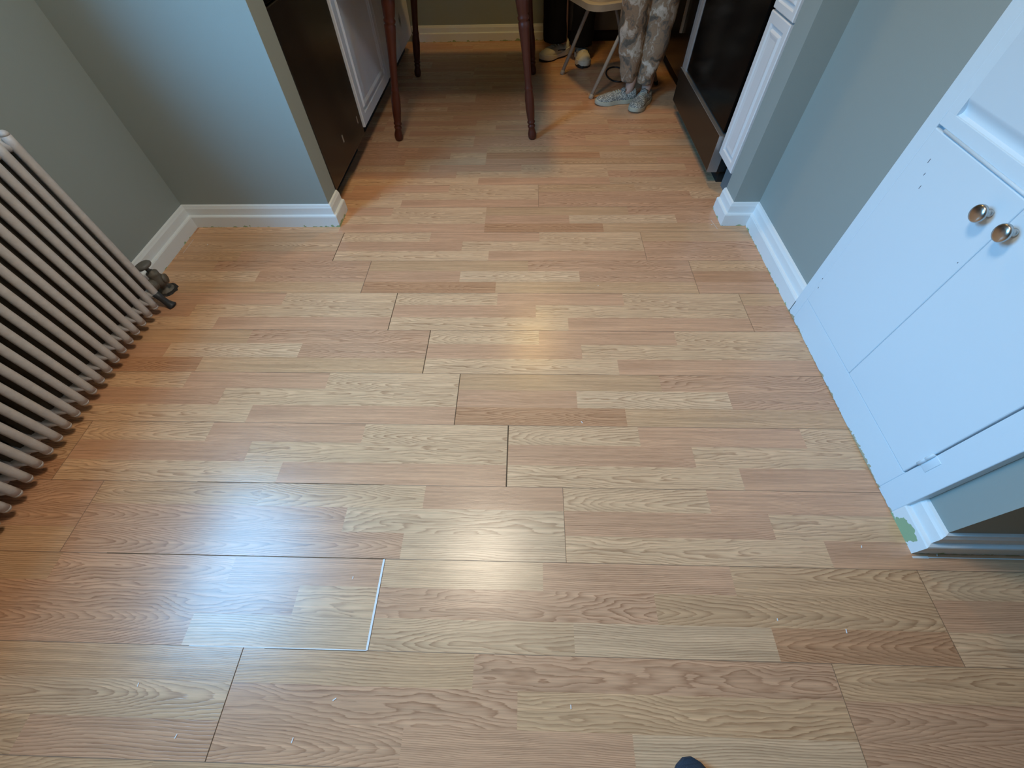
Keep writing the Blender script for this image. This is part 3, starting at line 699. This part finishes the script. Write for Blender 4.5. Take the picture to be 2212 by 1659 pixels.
def shoe(heel, toe, parent, off, upper_m, sole_m, out_m=None, hmax=.082, width=.048, sole_h=.026, toe_h=.045, laces=False, tongue=False, chunky=False, label=None):
    """heel, toe: floor points; builds sole and upper; off: parent origin"""
    heel = Vector((*heel, 0)); toe = Vector((*toe, 0)); L = (toe-heel).length; d = (toe-heel).normalized(); s = Vector((-d.y, d.x, 0))
    def W(t, side):   # plan half width
        b = width*(.72+.28*math.sin(min(1, t/.30)*PI/2)) if t < .30 else width*(1.0-.12*math.sin((t-.3)/.35*PI) if t < .65 else 1.04*math.sqrt(max(0, 1-((t-.68)/.325)**2)) if t > .68 else 1.0)
        if t < .06: b *= math.sqrt(max(.0, 1-((.06-t)/.062)**2))*.55+.45
        return max(.004, b)
    def spring(t): return .010*max(0, (t-.75)/.25)**2+.004*max(0, (.08-t)/.08)
    N_ = 30; ts = [i/(N_-1) for i in range(N_)]
    P = lambda t, lat, z: heel+d*(L*t)+s*lat+Vector((0, 0, z))-off
    flare = 1.10 if chunky else 1.05
    sole = MB(); rings = []
    for t in ts:
        w = W(t, 0); zb = spring(t)+(.007 if out_m else 0.0)
        zt = sole_h+(.010*max(0, 1-t/.35) if chunky else 0)+(.006*math.sin(t*9) if chunky else 0)+spring(t)*.7
        rings.append([P(t, -w*flare, zb+.002), P(t, -w*flare*.94, zb), P(t, w*flare*.94, zb), P(t, w*flare, zb+.002), P(t, w*flare*1.01, (zb+zt)/2), P(t, w*flare*.98, zt-.002), P(t, w*.92, zt), P(t, -w*.92, zt), P(t, -w*flare*.98, zt-.002), P(t, -w*flare*1.01, (zb+zt)/2)])
    sole.loft(rings)
    up = MB(); rings = []
    for t in ts[1:-1]:
        w = W(t, 0)*.99
        if t < .30: h = hmax*(.86+.14*math.cos((t-.05)/.25*PI))
        elif t < .80: f = (t-.30)/.50; h = hmax*(.90 if tongue else .80)*(1-f)+toe_h*f+.006*math.sin(f*PI)
        else: h = toe_h*math.sqrt(max(0., 1-((t-.80)/.215)**2))*.96+.004
        h = max(h, sole_h*.9+.002); z0_ = sole_h*.7+spring(t)*.7
        ring = []
        for k in range(15):
            a = PI*k/14; lat = -w*math.cos(a); pin = .74 if t < .40 else .74+.26*min(1, (t-.40)/.3)
            z = z0_+(h-z0_)*(math.sin(a)**.62)
            lat *= (1-(1-pin)*math.sin(a)**1.5)
            ring.append(P(t, lat, z))
        ring.append(P(t, w*.5, z0_-.004)); ring.append(P(t, -w*.5, z0_-.004)); rings.append(ring)
    up.loft(rings)
    r = up.build('shoe', upper_m, parent, smooth=True)
    if label: r['label'] = label
    sole.build('sole', sole_m, r, angle=45)
    if out_m:
        o_ = MB(); rings = []
        for t in ts:
            w = W(t, 0)*flare*.96; zb = spring(t)
            rings.append([P(t, -w, zb), P(t, w, zb), P(t, w, zb+.008), P(t, -w, zb+.008)])
        o_.loft(rings)
        # toe bumper wrapping up the front, as the dark notch in the photograph
        o_.loft([[P(.80+.2*k/6, -W(.80+.2*k/6, 0)*1.13*q-.0005, zz) for q, zz in ((.2, .004), (1, .004), (1.0, .022-.018*abs(k-4)/4.), (.9, .026-.020*abs(k-4)/4.), (.2, .02))] for k in range(7)])
        o_.build('outsole', out_m, r, angle=45)
    if laces:
        l = MB()
        for i in range(4):
            t = .40+.085*i; f = (t-.30)/.50; h = hmax*.80*(1-f)+toe_h*f+.004
            l.tube([P(t, -.024, h-.010), P(t+.01, -.012, h+.001), P(t+.012, 0, h+.003), P(t+.01, .012, h+.001), P(t, .024, h-.010)], .0032, 8)
        l.tube([P(.34, -.016, hmax*.80), P(.40, -.03, hmax*.72), P(.47, -.045, hmax*.55)], .0028, 8)
        l.build('laces', sole_m, r, smooth=True)
        for sd in (-1, 1):       # dark side overlay stripe
            o2 = MB(); o2.loft([[P(.22+.07*k, sd*(W(.22+.07*k, 0)*1.005+.0006), .036+.004*k), P(.22+.07*k, sd*(W(.22+.07*k, 0)*.985+.0006), .046+.002*k), P(.22+.07*k, sd*W(.22+.07*k, 0)*.9, .044)] for k in range(5)])
            o2.build('side_overlay', MAT['greycloth'], r)
    if tongue:
        tg = MB(); tg.loft([[P(.30+.05*k, q, hmax*(1.12-.10*k)-abs(q)*.35) for q in (-.022, -.011, 0, .011, .022)]+[P(.30+.05*k, q, hmax*(1.02-.10*k)-abs(q)*.35) for q in (.022, 0, -.022)] for k in range(4)])
        tg.build('tongue', MAT['patterned'], r, smooth=True)
        l = MB()
        for i in range(3):
            t = .44+.06*i; h = hmax*.90*(1-(t-.3)/.5)+toe_h*(t-.3)/.5+.007
            l.tube([P(t, -.018, h-.005), P(t+.01, 0, h+.002), P(t, .018, h-.005)], .0026, 6)
        l.build('laces', MAT['palesole'], r, smooth=True)
    return r

def head_verts(c, f, s):   # skull, jaw, nose chain for the skin modifier
    return
def person(name, origin, hips, feet, facing, label, skin_m, trouser_m, top_m, hair_m, knees, ankle_r=.034, height=1.62, arm_pose=0.25):
    """origin: floor point between feet; everything in world coordinates minus origin"""
    O = Vector((*origin, 0)); f = Vector((*facing, 0)).normalized(); s = Vector((-f.y, f.x, 0))   # s = person's left
    hz = height*.52; V = lambda fw, lt, z: f*fw+s*lt+Vector((0, 0, z))
    hp = Vector((*hips, 0))-O
    J = []; E = []
    def add(p, r, parent=None):
        J.append((tuple(p), r)); i = len(J)-1
        if parent is not None: E.append((parent, i))
        return i
    pel = add(hp+V(0, 0, hz), (.13, .10))
    wst = add(hp+V(.01, 0, hz+.16), (.115, .09), pel); ch = add(hp+V(.02, 0, hz+.36), (.135, .10), wst)
    up = add(hp+V(.0, 0, hz+.50), (.095, .075), ch); nk = add(hp+V(.01, 0, hz+.565), .048, up); n2 = add(hp+V(.02, 0, hz+.62), .046, nk)
    sk = add(hp+V(.03, 0, hz+.68), (.068, .078), n2); s2 = add(hp+V(.025, 0, hz+.755), (.074, .088), sk); s3 = add(hp+V(.02, 0, hz+.80), (.05, .06), s2)
    for sd in (1, -1):
        sh = add(hp+V(0, sd*.155, hz+.475), .048, up)
        el = add(hp+V(-.02+.10*arm_pose, sd*.205, hz+.22), .036, sh)
        wr = add(hp+V(.20+.2*arm_pose, sd*.16, hz+.12), .026, el)
        pm = add(hp+V(.25+.2*arm_pose, sd*.15, hz+.11), (.034, .018), wr)
        for k in range(4):
            a = add(hp+V(.30+.2*arm_pose, sd*(.178-.018*k), hz+.108), .0085, pm)
            add(hp+V(.33+.2*arm_pose-abs(k-1.3)*.006, sd*(.178-.018*k), hz+.088), .0075, a)
        add(hp+V(.27+.2*arm_pose, sd*.11, hz+.11), .010, pm)
    for (foot, knee, sd) in zip(feet, knees, (1, -1)):
        ft = Vector((*foot[0], 0))-O; dr = (Vector((*foot[1], 0))-Vector((*foot[0], 0))).normalized()
        th = add(hp+V(0, sd*.095, hz-.07), .085, pel)
        kn = add(Vector((*knee, height*.285))-O, .054, th)
        ca = add((Vector((*knee, height*.285))-O)*.55+(ft+dr*.045)*.45+Vector((0, 0, 0)), .050, kn)
        J[ca] = ((J[ca][0][0], J[ca][0][1], height*.20), .050)
        an = add(ft+dr*.045+Vector((0, 0, .09)), ankle_r, ca)
        he = add(ft+dr*.055+Vector((0, 0, .048)), .027, an)
        add(ft+dr*.17+Vector((0, 0, .036)), (.024, .016), he)
    body = skin_body(name, J, E, skin_m)
    body.location = O
    tag(body, label, 'person')
    # face
    hd = hp+V(.03, 0, hz+.72)
    fc = MB(); fc.lathe([(0, .001), (.006, .010), (.02, .011), (.04, .006), (.046, .001)], hd+V(.095, 0, -.02), (-f.x*.35, -f.y*.35, 1), 10); fc.build('nose', skin_m, body, smooth=True)
    for sd in (1, -1):
        ey = MB(); ey.lathe([(0, .001), (.004, .010), (.010, .012), (.016, .010), (.02, .001)], hd+V(.070, sd*.030, .018), tuple(f), 12); ey.build('eye', MAT['whitesole'], body, smooth=True)
        er = MB(); er.lathe([(0, .004), (.004, .018), (.010, .020), (.014, .008)], hd+V(-.005, sd*.078, .005), tuple(s*sd), 12); er.build('ear', skin_m, body, smooth=True)
    mo = MB(); mo.tube([hd+V(.088, -.022, -.048), hd+V(.096, 0, -.050), hd+V(.088, .022, -.048)], .005, 8); mo.build('mouth', MAT['tablewood'], body, smooth=True)
    # hair: cap following the skull
    hr = MB(); rings = []
    for k in range(10):
        row = []
        for t in [2*PI*j/28 for j in range(28)]:
            lo = .55 if math.cos(t) > .45 else -.55+.9*max(0, math.cos(t)+.1)
            a = lo+(PI/2-lo)*k/9
            row.append(hd+V(-.010+.100*math.cos(t)*max(.01, math.cos(a)), .086*math.sin(t)*max(.01, math.cos(a)), .030+.082*math.sin(a)))
        rings.append(row)
    hr.loft(rings); hr.build('hair', hair_m, body, smooth=True)
    # shirt
    sh = MB(); rings = []
    for z, a, b in ((hz-.02, .165, .125), (hz+.08, .155, .12), (hz+.2, .15, .115), (hz+.34, .165, .128), (hz+.44, .190, .125), (hz+.51, .170, .110), (hz+.555, .075, .07)):
        rings.append([wob(hp+V(b*math.cos(t)+.01, a*math.sin(t), z), .008, 9, 3) for t in [2*PI*j/28 for j in range(28)]])
    sh.loft(rings, caps=False)
    for sd in (1, -1):
        p0 = hp+V(0, sd*.13, hz+.47); p1 = hp+V(-.02+.10*arm_pose, sd*.205, hz+.22)
        sh.tube([p0, p0*.6+p1*.4, p1*.9+p0*.1, p1], [.062, .060, .056, .058], 16)
    sh.build('shirt', top_m, body, smooth=True)
    return body, hp, f, s, hz

# person standing furthest back, dark trousers and cream sneakers
O1 = (.29, 3.80)
feetA = [((.300, 3.93), (.098, 3.740)), ((.405, 3.905), (.405, 3.590))]
b1_, hp, f, s, hz = person('person', O1, (.30, 3.86), [feetA[1], feetA[0]], (-.1, -1), 'person in black trousers and cream sneakers standing near the back wall', MAT['skin'], MAT['blackcloth'], MAT['greycloth'], MAT['hair2'], [(.395, 3.84), (.215, 3.85)], height=1.70)
def offs(path, O): return [(p[0]-O[0], p[1]-O[1], p[2]) for p in path]
tr = MB()
for (path, sd) in (([(.205, 3.845, .10), (.195, 3.845, .20), (.192, 3.85, .34), (.20, 3.85, .50), (.21, 3.85, .70), (.235, 3.86, .90)], 1), ([(.392, 3.800, .088), (.395, 3.815, .20), (.398, 3.83, .34), (.392, 3.84, .50), (.385, 3.85, .70), (.365, 3.86, .90)], 2)):
    p_, a_, b_ = resample(offs(path, O1), [.080, .082, .080, .084, .092, .105], [.085, .085, .082, .086, .095, .11])
    trouser_leg(tr, p_, a_, b_, amp=.008, sc=11, seed=sd)
rings = [[wob(hp+Vector((.155*math.cos(t), .115*math.sin(t), z)), .004, 9, 1) for t in [2*PI*j/28 for j in range(28)]] for z in (hz-.10, hz-.02, hz+.06)]
tr.loft(rings)
tr.build('trousers', MAT['blackcloth'], b1_, smooth=True)
shoe(*feetA[0], b1_, Vector((*O1, 0)), MAT['cream'], MAT['whitesole'], MAT['darksole'], hmax=.10, width=.050, sole_h=.036, toe_h=.062, laces=True, chunky=True)
shoe(*feetA[1], b1_, Vector((*O1, 0)), MAT['cream'], MAT['whitesole'], MAT['darksole'], hmax=.10, width=.050, sole_h=.036, toe_h=.062, laces=True, chunky=True)

# person in tie-dye joggers
O2 = (.68, 3.03)
feetB = [((.690, 3.055), (.430, 2.985)), ((.768, 3.075), (.648, 2.852))]
b2_, hp, f, s, hz = person('person', O2, (.73, 3.04), [feetB[1], feetB[0]], (-.75, -.65), 'person in tie-dye joggers and grey patterned sneakers standing beside the stove', MAT['skin2'], MAT['tiedye'], MAT['greycloth'], MAT['hair'], [(.742, 3.06), (.615, 3.06)], height=1.62)
tr = MB()
legL = ([(.628, 3.040, .112), (.624, 3.040, .135), (.622, 3.040, .17), (.612, 3.045, .26), (.600, 3.05, .38), (.598, 3.055, .50), (.632, 3.075, .70), (.672, 3.10, .86)], [.042, .046, .060, .072, .080, .084, .104, .125])
legR = ([(0.726, 3.030, .104), (0.726, 3.030, .128), (0.729, 3.032, .165), (0.739, 3.040, .26), (0.746, 3.05, .38), (0.747, 3.06, .50), (0.762, 3.025, .70), (0.782, 2.985, .86)], [.042, .046, .060, .070, .078, .084, .104, .125])
for i, (path, rr) in enumerate((legL, legR)):
    p_, a_, b_ = resample(offs(path, O2), rr, rr, 44)
    trouser_leg(tr, p_, a_, b_, n=36, amp=.012, sc=13, seed=4+i)
rings = [[wob(hp+Vector((.155*math.cos(t), .125*math.sin(t), z)), .004, 9, 1) for t in [2*PI*j/28 for j in range(28)]] for z in (hz-.10, hz-.02, hz+.06)]
tr.loft(rings)
tr.build('joggers', MAT['tiedye'], b2_, smooth=True)
shoe(*feetB[0], b2_, Vector((*O2, 0)), MAT['patterned'], MAT['palesole'], None, hmax=.072, width=.046, sole_h=.024, toe_h=.046, tongue=True)
shoe(*feetB[1], b2_, Vector((*O2, 0)), MAT['patterned'], MAT['palesole'], None, hmax=.072, width=.046, sole_h=.024, toe_h=.046, tongue=True)

# ------------------------------------------------------------------ small things
def cable():
    m = MB(); pts = []
    for k in range(30):
        a = 2*PI*k/29*.93+.4
        pts.append((.625+.072*math.cos(a), 3.47+.135*math.sin(a), .0055))
    pts += [(.76, 3.50, .0055), (.84, 3.52, .0055), (.885, 3.54, .0055)]
    m.tube(pts, .005, 8); o = m.build('cable', MAT['cable'], None, smooth=True); tag(o, 'looped black cable lying on the floor behind the joggers', 'cable')
cable()
def lamp(name, x, y, r, label):
    e = empty(name, (x, y, H), label=label, cat='ceiling lamp')
    MB().lathe([(-.045, r*1.02), (-.04, r*1.05), (-.0, r*1.05)], (0, 0, 0), (0, 0, 1), 32).build('base', MAT['lampbase'], e, smooth=False)
    MB().lathe([(-.085, .005), (-.083, r*.4), (-.072, r*.75), (-.058, r*.95), (-.046, r)], (0, 0, 0), (0, 0, 1), 32).build('lamp_shade', MAT['lampglass'], e, smooth=True)
lamp('ceiling_lamp', .09, 3.02, .13, 'round ceiling lamp over the kitchen table')
lamp('ceiling_lamp', -.30, .80, .22, 'round flush ceiling lamp in the near room')
# photographer's shoe, only the toe is in the picture
def my_shoe():
    c = Vector((.345, -.25, 0)); r = empty('shoe', c, label='dark navy knit shoe, only its rounded toe showing at bottom edge', cat='shoe')
    s_ = shoe((.362, -.395), (.331, -.118), r, c, MAT['navy'], MAT['navy'], None, hmax=.085, width=.046, sole_h=.018, toe_h=.045)
    s_.name = 'upper'
my_shoe()
def flecks():
    m = MB(); rn = random.Random(5)
    P = [(-.86, -.03, .5), (-.73, -.115, .1), (-.41, -.045, -.6), (-.48, -.115, .2), (.105, -.045, .4), (.75, .11, .2), (.29, 1.29, .3), (.99-.12, .30, 0), (1.05, .285, 0), (.18, .66, .9), (-1.43, 1.56, 1), (.84, 1.70, 1.9), (-.43, .20, .4), (.60, .13, .3)]
    for x, y, a in P:
        l, w = rn.uniform(.002, .0045), .0010; c, s = math.cos(a+1.2), math.sin(a+1.2)
        m.loft([[(x+c*l*i-s*w*j, y+s*l*i+c*w*j, z) for i, j in ((-1, -1), (1, -1), (1, 1), (-1, 1))] for z in (.0005, .0014)])
    o = m.build('paint_flecks', MAT['speck']); tag(o, 'scattered tiny white paint flecks lying on the laminate floor', 'debris', kind='stuff')
flecks()
